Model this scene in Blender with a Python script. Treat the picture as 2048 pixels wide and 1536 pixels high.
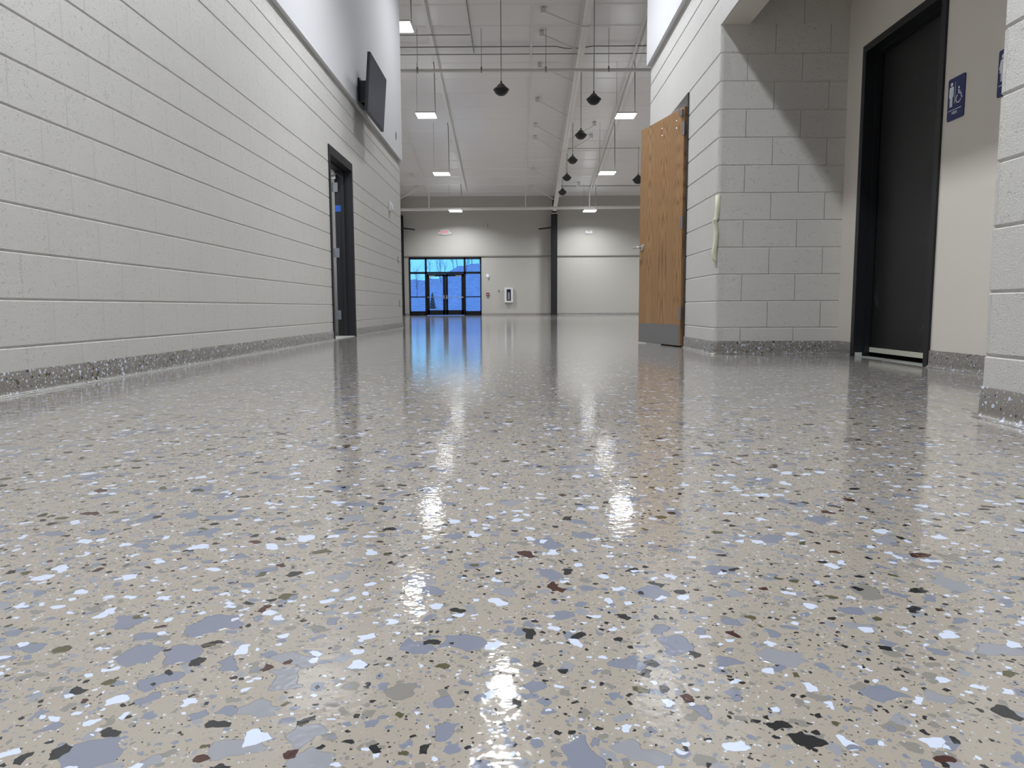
import bpy, bmesh, math, random
from mathutils import Vector, Matrix
random.seed(7)
PI = math.pi
for o in list(bpy.data.objects): bpy.data.objects.remove(o)
SC = bpy.context.scene
C = SC.collection

# ------------------------------------------------------------------ camera
FPX, YAW, PITCH, ROLL, CAMH = 1455.816, -0.00637628, -0.1038499, -0.00404358, 0.361
fw = Vector((math.sin(YAW)*math.cos(PITCH), math.cos(YAW)*math.cos(PITCH), math.sin(PITCH)))
r0 = Vector((math.cos(YAW), -math.sin(YAW), 0)); u0 = r0.cross(fw)
rt = r0*math.cos(ROLL) + u0*math.sin(ROLL); up = -r0*math.sin(ROLL) + u0*math.cos(ROLL)
cd = bpy.data.cameras.new('camera'); cam = bpy.data.objects.new('camera', cd); C.objects.link(cam)
cam.matrix_world = Matrix(((rt.x, up.x, -fw.x, 0), (rt.y, up.y, -fw.y, 0), (rt.z, up.z, -fw.z, CAMH), (0, 0, 0, 1)))
cd.sensor_fit = 'HORIZONTAL'; cd.sensor_width = 36; cd.lens = FPX/2048*36
cd.clip_start = .02; cd.clip_end = 500
SC.camera = cam

# ------------------------------------------------------------------ view, world
SC.view_settings.view_transform = 'Standard'; SC.view_settings.look = 'None'
SC.view_settings.gamma = 1; SC.view_settings.exposure = 0.42
SC.view_settings.use_curve_mapping = False
LENS = 7.0              # radiance of the LED lenses seen at a low angle
LAMP_W, HALL_W = 105.0, 95.0   # watts thrown downwards by each fixture
w = bpy.data.worlds.new('dusk_sky'); SC.world = w; w.use_nodes = True
nt = w.node_tree; nt.nodes.clear()
tc = nt.nodes.new('ShaderNodeTexCoord'); sx = nt.nodes.new('ShaderNodeSeparateXYZ')
rp = nt.nodes.new('ShaderNodeValToRGB'); bg = nt.nodes.new('ShaderNodeBackground'); ow = nt.nodes.new('ShaderNodeOutputWorld')
nz = nt.nodes.new('ShaderNodeTexNoise'); nz.inputs['Scale'].default_value = 3.0
mp = nt.nodes.new('ShaderNodeMapping'); mp.inputs['Scale'].default_value = (1, 1, 14)
mx = nt.nodes.new('ShaderNodeMix'); mx.data_type = 'RGBA'; mx.blend_type = 'SOFT_LIGHT'; mx.inputs[0].default_value = .5
nt.links.new(tc.outputs['Generated'], sx.inputs[0]); nt.links.new(sx.outputs['Z'], rp.inputs[0])
nt.links.new(tc.outputs['Generated'], mp.inputs[0]); nt.links.new(mp.outputs[0], nz.inputs[0])
e = rp.color_ramp.elements
e[0].position = 0.0; e[0].color = (.16, .50, .88, 1)
e[1].position = .10; e[1].color = (.11, .43, .80, 1)
q = e.new(.45); q.color = (.10, .24, .75, 1)
nt.links.new(rp.outputs[0], mx.inputs[6]); nt.links.new(nz.outputs['Fac'], mx.inputs[7])
nt.links.new(mx.outputs[2], bg.inputs[0]); bg.inputs[1].default_value = 1.35
nt.links.new(bg.outputs[0], ow.inputs[0])

# ------------------------------------------------------------------ node helper
class N:
    def __init__(s, name):
        s.m = bpy.data.materials.new(name); s.m.use_nodes = True; s.t = s.m.node_tree
        s.b = s.t.nodes['Principled BSDF']
    def n(s, kind, **kw):
        nd = s.t.nodes.new('ShaderNode'+kind)
        for k, v in kw.items(): setattr(nd, k, v)
        return nd
    def set(s, sock, v):
        if v is None: return
        if hasattr(v, 'links') or isinstance(v, bpy.types.NodeSocket): s.t.links.new(v, sock)
        else: sock.default_value = v
    def math(s, op, a, b=None, c=None, clamp=False):
        nd = s.n('Math', operation=op, use_clamp=clamp)
        s.set(nd.inputs[0], a); s.set(nd.inputs[1], b)
        if c is not None: s.set(nd.inputs[2], c)
        return nd.outputs[0]
    def vmath(s, op, a, b=None, scale=None):
        nd = s.n('VectorMath', operation=op); s.set(nd.inputs[0], a); s.set(nd.inputs[1], b)
        if scale is not None: s.set(nd.inputs['Scale'], scale)
        return nd.outputs[0]
    def mix(s, f, a, b, mode='MIX'):
        nd = s.n('Mix', data_type='RGBA', blend_type=mode); s.set(nd.inputs[0], f); s.set(nd.inputs[6], a); s.set(nd.inputs[7], b)
        return nd.outputs[2]
    def noise(s, vec, scale, detail=2, rough=.5, dim='3D'):
        nd = s.n('TexNoise', noise_dimensions=dim); s.set(nd.inputs['Vector'], vec)
        nd.inputs['Scale'].default_value = scale; nd.inputs['Detail'].default_value = detail; nd.inputs['Roughness'].default_value = rough
        return nd.outputs['Fac'], nd.outputs['Color']
    def smooth(s, v, lo, hi, a=0., b=1.):
        nd = s.n('MapRange', interpolation_type='SMOOTHSTEP'); s.set(nd.inputs[0], v)
        for i, x in zip((1, 2, 3, 4), (lo, hi, a, b)): s.set(nd.inputs[i], x)
        return nd.outputs[0]
    def pos(s): return s.n('NewGeometry').outputs['Position']
    def sep(s, v):
        nd = s.n('SeparateXYZ'); s.set(nd.inputs[0], v); return nd.outputs
    def bump(s, h, dist, strength=1., normal=None):
        nd = s.n('Bump'); s.set(nd.inputs['Height'], h); nd.inputs['Distance'].default_value = dist; nd.inputs['Strength'].default_value = strength
        if normal is not None: s.set(nd.inputs['Normal'], normal)
        return nd.outputs[0]
    def fin(s, color=None, rough=None, metal=None, normal=None, spec=None, coat=None):
        for k, v in (('Base Color', color), ('Roughness', rough), ('Metallic', metal), ('Normal', normal), ('Specular IOR Level', spec), ('Coat Weight', coat)):
            if v is not None: s.set(s.b.inputs[k], v)
        return s.m

def simple(name, col, rough=.5, metal=0., bump=0., bscale=200., var=0.):
    n = N(name); p = n.n('TexCoord').outputs['Object']
    f, _ = n.noise(p, bscale, 3)
    c = n.mix(f, tuple(x*(1-var) for x in col)+(1,), tuple(min(1, x*(1+var)) for x in col)+(1,))
    return n.fin(color=c, rough=rough, metal=metal, normal=n.bump(f, bump) if bump else None)

def emit(name, col, strength):
    n = N(name); n.b.inputs['Base Color'].default_value = (.8, .8, .8, 1)
    n.b.inputs['Emission Color'].default_value = col+(1,); n.b.inputs['Emission Strength'].default_value = strength
    return n.m

PAINT = (.565, .55, .52)
def block_mat(name, axis, phase, vstrength=1.0):
    """painted concrete block: course joints are modelled, head joints and pores are bump"""
    n = N(name); p = n.pos(); s = n.sep(p)
    course = n.math('FLOOR', n.math('DIVIDE', s['Z'], .2032))
    odd = n.math('MODULO', course, 2.0)
    u = n.math('SUBTRACT', s[axis], phase)
    u = n.math('ADD', u, n.math('MULTIPLY', odd, .2032)); u = n.math('ADD', u, 40.64)
    fr = n.math('MODULO', u, .4064)
    d = n.math('MINIMUM', fr, n.math('SUBTRACT', .4064, fr))
    wob, _ = n.noise(p, 60, 1)
    d = n.math('ADD', d, n.math('MULTIPLY', n.math('SUBTRACT', wob, .5), .002))
    groove = n.smooth(d, .001, .0065)
    f1, _ = n.noise(p, 150, 3, .6)
    f2, _ = n.noise(p, 260, 2, .5)
    pit, _ = n.noise(p, 45, 4, .7)
    pit = n.smooth(pit, .32, .40)
    hh = n.math('ADD', n.math('MULTIPLY', f1, .0021), n.math('MULTIPLY', f2, .0012))
    hh = n.math('ADD', hh, n.math('ADD', n.math('MULTIPLY', pit, .0018), n.math('MULTIPLY', groove, .0035*vstrength)))
    nb = n.bump(hh, 1.0)
    v, _ = n.noise(p, 3, 2)
    c = n.mix(v, tuple(x*.96 for x in PAINT)+(1,), tuple(x*1.03 for x in PAINT)+(1,))
    c = n.mix(n.math('MULTIPLY', n.math('SUBTRACT', 1., groove), .12*vstrength), c, (.28, .27, .25, 1))
    return n.fin(color=c, rough=.42, normal=nb)

def terrazzo(name, base, floor=True):
    n = N(name); p = n.pos()
    col = base+(1,); hsum = None
    # dx: warp for ragged edges
    def layer(col, scale, off, prob, rmin, rmax, pal, warp=.10, asp=(1.0, 2.2)):
        nonlocal hsum
        dim = '2D' if floor else '3D'
        q = n.vmath('ADD', p, off)
        q = n.vmath('SCALE', q, scale=scale)
        _, nc = n.noise(q, 2.2, 1, .6, '2D' if floor else '3D')
        q = n.vmath('ADD', q, n.vmath('SCALE', n.vmath('SUBTRACT', nc, (.5, .5, .5)), scale=warp*3))
        v = n.n('TexVoronoi', voronoi_dimensions=dim, feature='F1'); v.inputs['Scale'].default_value = 1.0
        n.set(v.inputs['Vector'], q)
        rc = n.n('SeparateColor'); n.set(rc.inputs[0], v.outputs['Color'])
        R, G, B = rc.outputs[0], rc.outputs[1], rc.outputs[2]
        if floor:
            dl = n.vmath('SUBTRACT', q, v.outputs['Position'])
            vr = n.n('VectorRotate', rotation_type='Z_AXIS'); n.set(vr.inputs['Vector'], dl); n.set(vr.inputs['Angle'], n.math('MULTIPLY', G, 44.0))
            s = n.sep(vr.outputs[0])
            lx, ly = s['X'], s['Y']
            a = n.math('ABSOLUTE', lx)
            b = n.math('MULTIPLY', n.math('ABSOLUTE', ly), n.math('ADD', asp[0], n.math('MULTIPLY', n.math('FRACT', n.math('MULTIPLY', B, 17.0)), asp[1]-asp[0])))
            c3 = n.math('ADD', n.math('MULTIPLY', lx, .75), n.math('MULTIPLY', ly, .95))
            c4 = n.math('SUBTRACT', n.math('MULTIPLY', ly, 1.1), n.math('MULTIPLY', lx, .7))
            sh = n.math('MAXIMUM', n.math('MAXIMUM', a, b), n.math('MAXIMUM', c3, c4))
        else:
            sh = v.outputs['Distance']
        rad = n.math('ADD', rmin, n.math('MULTIPLY', n.math('POWER', n.math('FRACT', n.math('MULTIPLY', R, 23.0)), 1.6), rmax-rmin))
        m = n.smooth(n.math('SUBTRACT', rad, sh), 0., .03)
        m = n.math('MULTIPLY', m, n.math('LESS_THAN', R, prob))
        r = n.n('ValToRGB'); r.color_ramp.interpolation = 'CONSTANT'
        els = r.color_ramp.elements
        els[0].position = 0; els[0].color = pal[0][1]+(1,); els[1].position = pal[1][0]; els[1].color = pal[1][1]+(1,)
        for ps, cc in pal[2:]: x = els.new(ps); x.color = cc+(1,)
        n.set(r.inputs[0], n.math('FRACT', n.math('MULTIPLY', B, 7.0)))
        h = n.math('MULTIPLY', m, .6+.4*min(1., 40/scale))
        hsum = h if hsum is None else n.math('MAXIMUM', hsum, h)
        return n.mix(m, col, r.outputs[0])
    W = (.54, .59, .71); W2 = (.50, .53, .60); GB = (.185, .20, .25); GB2 = (.25, .255, .28); GW = (.21, .20, .18)
    DK = (.022, .023, .024); BR = (.055, .022, .018); OL = (.085, .078, .04)
    if floor:
        col = layer(col, 230, (0, 0, 0), .50, .10, .42, ((0, GW), (.35, GB2), (.65, W2), (.85, DK)))
        hsum = None
        col = layer(col, 48, (.31, .7, 0), .70, .12, .50, ((0, GW), (.35, GB2), (.7, GB)))
        col = layer(col, 105, (1.31, 2.7, 0), .58, .10, .42, ((0, GB), (.28, W), (.46, DK), (.72, GW)))
        hsum = None
        col = layer(col, 17.5, (3.1, 1.7, 0), .30, .20, .55, ((0, GB), (.45, GB2), (.75, GB), (.92, GW)), .13)
        col = layer(col, 43, (2.31, 4.7, 0), .35, .16, .50, ((0, W), (.44, DK), (.62, GB), (.86, OL), (.95, BR)))
        col = layer(col, 26, (5.3, .7, 0), .20, .16, .44, ((0, W), (.52, DK), (.66, OL), (.76, GB), (.92, BR)), .13)
    else:
        col = layer(col, 160, (0, 0, 0), .55, .2, .5, ((0, W2), (.3, DK), (.55, GB), (.8, W)))
        col = layer(col, 80, (1, 2, 3), .52, .2, .6, ((0, W2), (.35, GB), (.6, DK), (.8, W)), .2)
        col = layer(col, 45, (4, 2, 3), .22, .2, .5, ((0, W), (.5, DK), (.7, OL), (.85, GB)), .2)
    lo, _ = n.noise(p, 9, 1, .5); md, _ = n.noise(p, 55, 1, .5); hi, _ = n.noise(p, 190, 0, .5)
    if floor:
        nb = n.bump(n.math('ADD', n.math('MULTIPLY', lo, .7), n.math('ADD', n.math('ADD', n.math('MULTIPLY', md, .7), n.math('MULTIPLY', hi, .14)), n.math('MULTIPLY', hsum, 1.4))), .0005, 1.0)
        n.b.inputs['IOR'].default_value = 1.5
        return n.fin(color=col, rough=.06, normal=nb)
    nb = n.bump(hsum, .0008, 1.0)
    return n.fin(color=col, rough=.3, normal=nb)

def oak():
    n = N('oak_veneer'); p = n.n('TexCoord').outputs['Object']
    s = n.sep(p)
    # two book-matched leaves with long cathedral arches
    fx = n.math('ABSOLUTE', n.math('SUBTRACT', n.math('MODULO', n.math('ADD', s['X'], .06), .30), .15))
    z = s['Z']
    cb = n.n('CombineXYZ'); n.set(cb.inputs[0], n.math('MULTIPLY', fx, 9.0)); n.set(cb.inputs[2], n.math('MULTIPLY', z, .8)); n.set(cb.inputs[1], n.math('FLOOR', n.math('DIVIDE', s['X'], .3)))
    big, _ = n.noise(cb.outputs[0], 1.6, 2, .55)
    arch = n.math('ADD', n.math('MULTIPLY', n.math('POWER', fx, 2.0), 900.0), n.math('MULTIPLY', n.math('POWER', z, 2.0), 5.5))
    ph = n.math('ADD', arch, n.math('MULTIPLY', big, 14.0))
    ring = n.math('POWER', n.math('ABSOLUTE', n.math('SINE', ph)), .6)
    cb2 = n.n('CombineXYZ'); n.set(cb2.inputs[0], n.math('MULTIPLY', s['X'], 260.0)); n.set(cb2.inputs[2], n.math('MULTIPLY', z, 7.0))
    fine, _ = n.noise(cb2.outputs[0], 1.0, 3, .6)
    cb3 = n.n('CombineXYZ'); n.set(cb3.inputs[0], n.math('MULTIPLY', s['X'], 22.0)); n.set(cb3.inputs[2], n.math('MULTIPLY', z, 1.1))
    strk, _ = n.noise(cb3.outputs[0], 1.0, 3, .6)
    c = n.mix(ring, (.15, .075, .030, 1), (.36, .205, .09, 1))
    c = n.mix(n.math('MULTIPLY', n.smooth(strk, .35, .65), .3), c, (.22, .12, .05, 1))
    c = n.mix(n.math('MULTIPLY', n.smooth(fine, .5, .75), .3), c, (.13, .068, .03, 1))
    return n.fin(color=c, rough=.45, normal=n.bump(fine, .0003))

M = {}
M['floor'] = terrazzo('flake_epoxy_floor', (.325, .29, .243))
M['cove'] = terrazzo('flake_cove_base', (.22, .20, .175), floor=False)
M['blkL'] = block_mat('painted_block_left', 'Y', 3.17 % .4064, .55)
M['blkR'] = block_mat('painted_block_right', 'Y', 5.63 % .4064, .6)
M['blkF'] = block_mat('painted_block_alcove', 'X', 1.727 % .4064, 1.25)
M['blkN'] = block_mat('painted_block_near', 'Y', (2.36+.2) % .4064, .6)
M['gyp'] = simple('painted_gypsum', PAINT, .5, bump=.0002, bscale=300, var=.01)
M['gypw'] = simple('painted_gypsum_white', (.63, .63, .645), .35, bump=.0002, bscale=300, var=.01)
M['gypa'] = simple('painted_gypsum_alcove', (.66, .62, .55), .5, bump=.0001, bscale=300, var=.01)
M['taupe'] = simple('painted_far_wall', (.47, .46, .43), .5, var=.01)
M['roof'] = simple('white_roof_liner', (.80, .795, .79), .28, bump=.004, bscale=1.5, var=.02)
M['white'] = simple('white_painted_steel', (.82, .81, .79), .45, var=.02)
M['pipe'] = simple('white_painted_pipe', (.80, .79, .77), .4, var=.03)
M['wire'] = simple('grey_conduit', (.30, .30, .295), .5, var=.03)
M['black'] = simple('black_painted_steel', (.012, .013, .016), .4, bump=.0002, var=.1)
M['framed'] = simple('charcoal_door_frame', (.020, .020, .024), .5, bump=.0001, var=.05); M['framed'].node_tree.nodes['Principled BSDF'].inputs['Specular IOR Level'].default_value = .25
M['frame'] = simple('dark_grey_door_frame', (.045, .043, .045), .12, var=.05)
M['frameb'] = simple('black_door_frame', (.009, .010, .013), .4, bump=.0001, var=.05)
M['alu'] = simple('black_anodised_aluminium', (.006, .007, .010), .65, var=.05); M['alu'].node_tree.nodes['Principled BSDF'].inputs['Specular IOR Level'].default_value = .2
M['chrome'] = simple('satin_metal', (.55, .55, .56), .25, 1.0, var=.03)
M['hinge'] = simple('brushed_hinge_steel', (.30, .32, .36), .38, .8, var=.05)
M['kick'] = simple('brushed_kick_plate', (.20, .20, .20), .45, .3, bump=.0001, var=.04)
M['plastic'] = simple('white_plastic', (.72, .73, .75), .4, var=.01)
M['greyp'] = simple('grey_plate', (.25, .24, .22), .5, var=.02)
M['sweep'] = simple('cream_door_sweep', (.55, .55, .47), .5, var=.04)
M['grout'] = simple('pale_threshold_resin', (.48, .50, .47), .25, bump=.001, bscale=60, var=.1)
M['tape'] = simple('cream_masking_tape', (.66, .66, .50), .6, bump=.0008, bscale=90, var=.03)
M['btape'] = simple('blue_painters_tape', (.012, .08, .42), .6, var=.1)
M['sign'] = simple('navy_sign_plastic', (.005, .013, .11), .35, var=.05)
M['signw'] = simple('white_sign_ink', (.74, .77, .80), .4, var=.01)
M['screen'] = simple('dark_screen_glass', (.017, .022, .052), .3, var=.0); M['screen'].node_tree.nodes['Principled BSDF'].inputs['Specular IOR Level'].default_value = .25
M['red'] = simple('red_box', (.20, .03, .025), .4, var=.1)
M['oak'] = oak()
M['led'] = emit('led_diffuser', (.96, .98, 1.0), LENS)
M['added_glow'] = emit('added_uplight', (.95, .975, 1.0), 3.0)  # added upward glow that brightens the roof liner
M['ledh'] = emit('led_hall_diffuser', (.91, .95, 1.0), LENS)
M['exit'] = emit('exit_letters', (1.0, .05, .09), .55); M['exit'].node_tree.nodes['Principled BSDF'].inputs['Base Color'].default_value = (.5, .04, .05, 1)
M['exitw'] = simple('exit_panel', (.62, .56, .56), .4)
M['bark'] = simple('bare_bark', (.22, .23, .26), .9, bscale=20, var=.3)
M['needle'] = simple('evergreen_needles', (.05, .10, .08), .9, bscale=9, var=.5)
M['hill'] = simple('winter_woodland', (.60, .62, .64), 1.0, bump=.3, bscale=1.6, var=.5)
n = N('dark_door_paint'); p = n.n('TexCoord').outputs['Object']
a, _ = n.noise(p, 5, 4, .65); b, _ = n.noise(p, 30, 3, .7); s = n.sep(p)
low = n.smooth(s['Z'], 1.0, .05)
m_ = n.math('MULTIPLY', n.math('MULTIPLY', n.smooth(a, .56, .74), n.smooth(b, .45, .7)), n.math('ADD', .22, n.math('MULTIPLY', low, .55)))
M['ddoor'] = n.fin(color=n.mix(m_, (.010, .010, .011, 1), (.16, .16, .165, 1)), rough=.42, normal=n.bump(b, .0002))
n = N('clear_glass'); n.t.nodes.remove(n.b)
g = n.n('BsdfGlossy'); g.inputs['Roughness'].default_value = .02; tr = n.n('BsdfTransparent'); tr.inputs[0].default_value = (.93, .96, .97, 1)
fr = n.n('Fresnel'); fr.inputs[0].default_value = 1.45; ms = n.n('MixShader')
n.set(ms.inputs[0], fr.outputs[0]); n.set(ms.inputs[1], tr.outputs[0]); n.set(ms.inputs[2], g.outputs[0]); n.set(n.t.nodes['Material Output'].inputs[0], ms.outputs[0])
M['glass'] = n.m

# ------------------------------------------------------------------ mesh helpers
def B(): return bmesh.new()
def box(bm, x0, x1, y0, y1, z0, z1, bev=0., mat=None):
    vs = [bm.verts.new((x, y, z)) for x in (x0, x1) for y in (y0, y1) for z in (z0, z1)]
    if mat is not None:
        for v in vs: v.co = mat @ v.co
    fs = [bm.faces.new([vs[i] for i in f]) for f in ((0, 1, 3, 2), (4, 6, 7, 5), (0, 4, 5, 1), (2, 3, 7, 6), (0, 2, 6, 4), (1, 5, 7, 3))]
    if bev:
        es = list({e for f in fs for e in f.edges}); bmesh.ops.bevel(bm, geom=es, offset=bev, segments=2, affect='EDGES', profile=.6)
    return bm
def tube(bm, pts, r, seg=10, taper=None):
    pts = [Vector(p) for p in pts]; rings = []
    for i, p in enumerate(pts):
        t = (pts[min(i+1, len(pts)-1)] - pts[max(i-1, 0)]).normalized()
        a = t.orthogonal().normalized() if i == 0 else (rings_a - t*rings_a.dot(t)).normalized()
        rings_a = a; b = t.cross(a); rr = r if taper is None else r*(1+(taper-1)*i/(len(pts)-1))
        rings.append([bm.verts.new(p + (a*math.cos(2*PI*k/seg) + b*math.sin(2*PI*k/seg))*rr) for k in range(seg)])
    for i in range(len(rings)-1):
        for k in range(seg): bm.faces.new((rings[i][k], rings[i][(k+1) % seg], rings[i+1][(k+1) % seg], rings[i+1][k]))
    bm.faces.new(rings[0][::-1]); bm.faces.new(rings[-1])
    return bm
def lathe(bm, prof, seg=32, mat=None):
    rings = []
    for r, z in prof:
        if r < 1e-5: rings.append([bm.verts.new((0, 0, z))])
        else: rings.append([bm.verts.new((r*math.cos(2*PI*k/seg), r*math.sin(2*PI*k/seg), z)) for k in range(seg)])
    if mat is not None:
        for rg in rings:
            for v in rg: v.co = mat @ v.co
    for a, b in zip(rings, rings[1:]):
        for k in range(seg):
            k2 = (k+1) % seg
            if len(a) == 1 and len(b) == 1: continue
            if len(a) == 1: bm.faces.new((a[0], b[k2], b[k]))
            elif len(b) == 1: bm.faces.new((a[k], a[k2], b[0]))
            else: bm.faces.new((a[k], a[k2], b[k2], b[k]))
    return bm
def poly(bm, pts, y0, y1):
    """extrude an outline given in local x,z between y0 and y1"""
    a = [bm.verts.new((x, y0, z)) for x, z in pts]; b = [bm.verts.new((x, y1, z)) for x, z in pts]
    bm.faces.new(a); bm.faces.new(b[::-1])
    for i in range(len(pts)):
        j = (i+1) % len(pts); bm.faces.new((a[j], a[i], b[i], b[j]))
    return bm
def rrect(w, h, r, cx=0, cz=0, seg=5):
    o = []
    for sx_, sz_, a0 in ((1, 1, 0), (-1, 1, 90), (-1, -1, 180), (1, -1, 270)):
        for k in range(seg+1):
            a = math.radians(a0+90*k/seg); o.append((cx+sx_*(w/2-r)+r*math.cos(a), cz+sz_*(h/2-r)+r*math.sin(a)))
    return o
def obj(name, bm, mat, parent=None, smooth=False, label=None):
    bmesh.ops.recalc_face_normals(bm, faces=bm.faces)
    me = bpy.data.meshes.new(name); bm.to_mesh(me); bm.free()
    me.materials.append(M[mat] if isinstance(mat, str) else mat)
    if smooth:
        for f in me.polygons: f.use_smooth = True
        try: me.set_sharp_from_angle(angle=math.radians(40))
        except Exception: pass
    o = bpy.data.objects.new(name, me); C.objects.link(o)
    if parent: o.parent = parent
    if label: o['label'] = label
    return o
def struct(name, bm, mat, parent=None, smooth=False):
    o = obj(name, bm, mat, parent, smooth); o['kind'] = 'structure'; return o
def thing(name, label, cat, loc=(0, 0, 0), rotz=0, group=None):
    o = bpy.data.objects.new(name, None); C.objects.link(o); o.empty_display_size = .1
    o.location = loc; o.rotation_euler = (0, 0, rotz); o['label'] = label; o['category'] = cat
    if group: o['group'] = group
    return o
def tag(o, label, cat, group=None):
    o['label'] = label; o['category'] = cat
    if group: o['group'] = group
    return o
def dup(root, loc, label):
    r = root.copy(); C.objects.link(r); r.location = loc; r['label'] = label
    for ch in list(root.children):
        c = ch.copy(); C.objects.link(c); c.parent = r
        for g_ in ch.children:
            d = g_.copy(); C.objects.link(d); d.parent = c
    return r

COURSE = .2032
def wallrun(bm, path, z0, z1, thick=.19, joints=True):
    """block wall: a profile with tooled course joints swept along a plan path; solid lies to the right of the path's left-hand face"""
    prof = [(z0, 0.)]
    k = math.ceil(z0/COURSE - .01)
    while k*COURSE < z1+.001:
        z = k*COURSE
        if joints and z > z0+.01 and z < z1-.01:
            prof += [(z-.0075, 0), (z-.005, .0035), (z-.002, .0058), (z+.002, .0058), (z+.005, .0035), (z+.0075, 0)]
        k += 1
    prof.append((z1, 0.))
    prof += [(z1, thick), (z0, thick)]
    path = [Vector((x, y)) for x, y in path]; nrm = []
    for i in range(len(path)):
        t = (path[min(i+1, len(path)-1)] - path[max(i-1, 0)]).normalized(); nrm.append(Vector((t.y, -t.x)))
    rings = [[bm.verts.new((p.x+nn.x*d, p.y+nn.y*d, z)) for z, d in prof] for p, nn in zip(path, nrm)]
    for a, b in zip(rings, rings[1:]):
        for k in range(len(prof)):
            j = (k+1) % len(prof); bm.faces.new((a[k], a[j], b[j], b[k]))
    bm.faces.new(rings[0][::-1]); bm.faces.new(rings[-1])
    return bm
def corner(x, y, a0, a1, r, seg=8):
    return [(x+r*math.cos(math.radians(a0+(a1-a0)*k/seg)), y+r*math.sin(math.radians(a0+(a1-a0)*k/seg))) for k in range(seg+1)]
def cove(bm, path, h=.102, t=.008, r=.022):
    prof = [(h, 0), (h, t*.7), (h-.004, t), (r+.004, t)]
    for k in range(1, 6):
        a = math.radians(90*k/5); prof.append((r-r*math.sin(a)+.0005, t+r*(1-math.cos(a))))
    prof.append((.0005, 0))
    path = [Vector((x, y)) for x, y in path]; rings = []
    for i, p in enumerate(path):
        t_ = (path[min(i+1, len(path)-1)] - path[max(i-1, 0)]).normalized(); nn = Vector((-t_.y, t_.x))
        rings.append([bm.verts.new((p.x+nn.x*d, p.y+nn.y*d, z)) for z, d in prof])
    for a, b in zip(rings, rings[1:]):
        for k in range(len(prof)):
            j = (k+1) % len(prof); bm.faces.new((a[k], a[j], b[j], b[k]))
    bm.faces.new(rings[0][::-1]); bm.faces.new(rings[-1])
    return bm

# ------------------------------------------------------------------ the setting
XL, XR, XA = -2.1415, 1.52, 2.47       # hall left wall, hall right wall, alcove door wall
YC, YN, YLE, YRE, YF = 5.63, 2.39, 13.74, 8.50, 38.0
def roofz(y): return 6.05+.155*(38-y)
bm = B(); box(bm, -15, 15, -6, YF+.3, -.15, 0); struct('floor', bm, 'floor')

# left wall (door opening from 8.51 to 9.72)
LD0, LD1 = 8.51, 9.70
bm = B()
wallrun(bm, [(XL, LD0), (XL, -6)][::1], 0, 11*COURSE)
wallrun(bm, [(XL, YLE), (XL, LD1)], 0, 11*COURSE)
wallrun(bm, [(XL, YLE), (XL, -6)], 11*COURSE, 3.048)
struct('wall_left', bm, 'blkL')
bm = B(); box(bm, XL-.2, XL+.05, -6, YLE, 3.05, 6.4); box(bm, XL-.2, XL+.05, YRE, YLE, 6.4, 10.55, 0)
struct('wall_left_upper', bm, 'gypw')
# right wall round the bullnosed alcove corner
RD0, RD1 = 6.60, 7.64
R_ = .03
bm = B()
p1 = [(XR, RD0), (XR, YC+R_)] + corner(XR+R_, YC+R_, 180, 270, R_)[1:] + [(XR+.08, YC)]
wallrun(bm, p1[::-1], 0, 12*COURSE, thick=.02)
box(bm, XR+.012, XR+.2, YC+.3, RD0, 0, 12*COURSE)
wallrun(bm, [(XR, RD1), (XR, YRE)][::-1][::-1], 0, 11*COURSE, thick=.19)
wallrun(bm, [(XR, RD0), (XR, YRE)], 11*COURSE, 12*COURSE, thick=.19)
wallrun(bm, [(XR, 2.0), (XR, YRE)], 12*COURSE, 3.048, thick=.2)
struct('wall_right', bm, 'blkR')
bm = B()
wallrun(bm, [(XA+.12, YC), (XR+.08, YC)], 0, 12*COURSE, thick=.19)
wallrun(bm, [(XA+.12, YC), (XR+.21, YC)], 12*COURSE, 2.80, thick=.19)
struct('wall_alcove_back', bm, 'blkF')
bm = B(); box(bm, XR-.05, XR+.2, -6, YRE, 3.05, 6.4)
struct('wall_right_upper', bm, 'gypw')
bm = B()
wallrun(bm, [(XR, -6), (XR, YN-R_)] + corner(XR+R_, YN-R_, 180, 90, R_)[1:], 0, 12*COURSE, thick=.02)
wallrun(bm, [(XR, -6), (XR, 2.0)], 12*COURSE, 3.048, thick=.2)
box(bm, XR+.015, XR+.19, -6, YN-.04, 0, 12*COURSE); box(bm, XR+.03, XA+.1, YN-.19, YN, 0, 2.8)
struct('wall_right_near', bm, 'blkN')
bm = B(); box(bm, XR+.012, XR+.21, YN, YC, 12*COURSE-.001, 2.80, 0); struct('trim_1', bm, 'gypa')
# alcove door wall, ceiling
MD0, MD1, MDH = 4.36, 5.375, 2.185
bm = B(); box(bm, XA, XA+.12, YN, MD0, 0, 2.8); box(bm, XA, XA+.12, MD1, YC, 0, 2.8); box(bm, XA, XA+.12, MD0, MD1, MDH, 2.8)
struct('wall_alcove_side', bm, 'gypa')
bm = B(); box(bm, XR+.2, XA+.1, YN, YC, 2.74, 2.8); struct('ceiling_alcove', bm, 'gypa')
bm = B(); box(bm, -2.4, 1.8, -6, YRE, 6.4, 6.6); struct('ceiling_hall', bm, 'gypw')
bm = B(); box(bm, -2.4, 1.8, -6.2, -6, 0, 6.6); struct('wall_back', bm, 'gyp')
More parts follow.
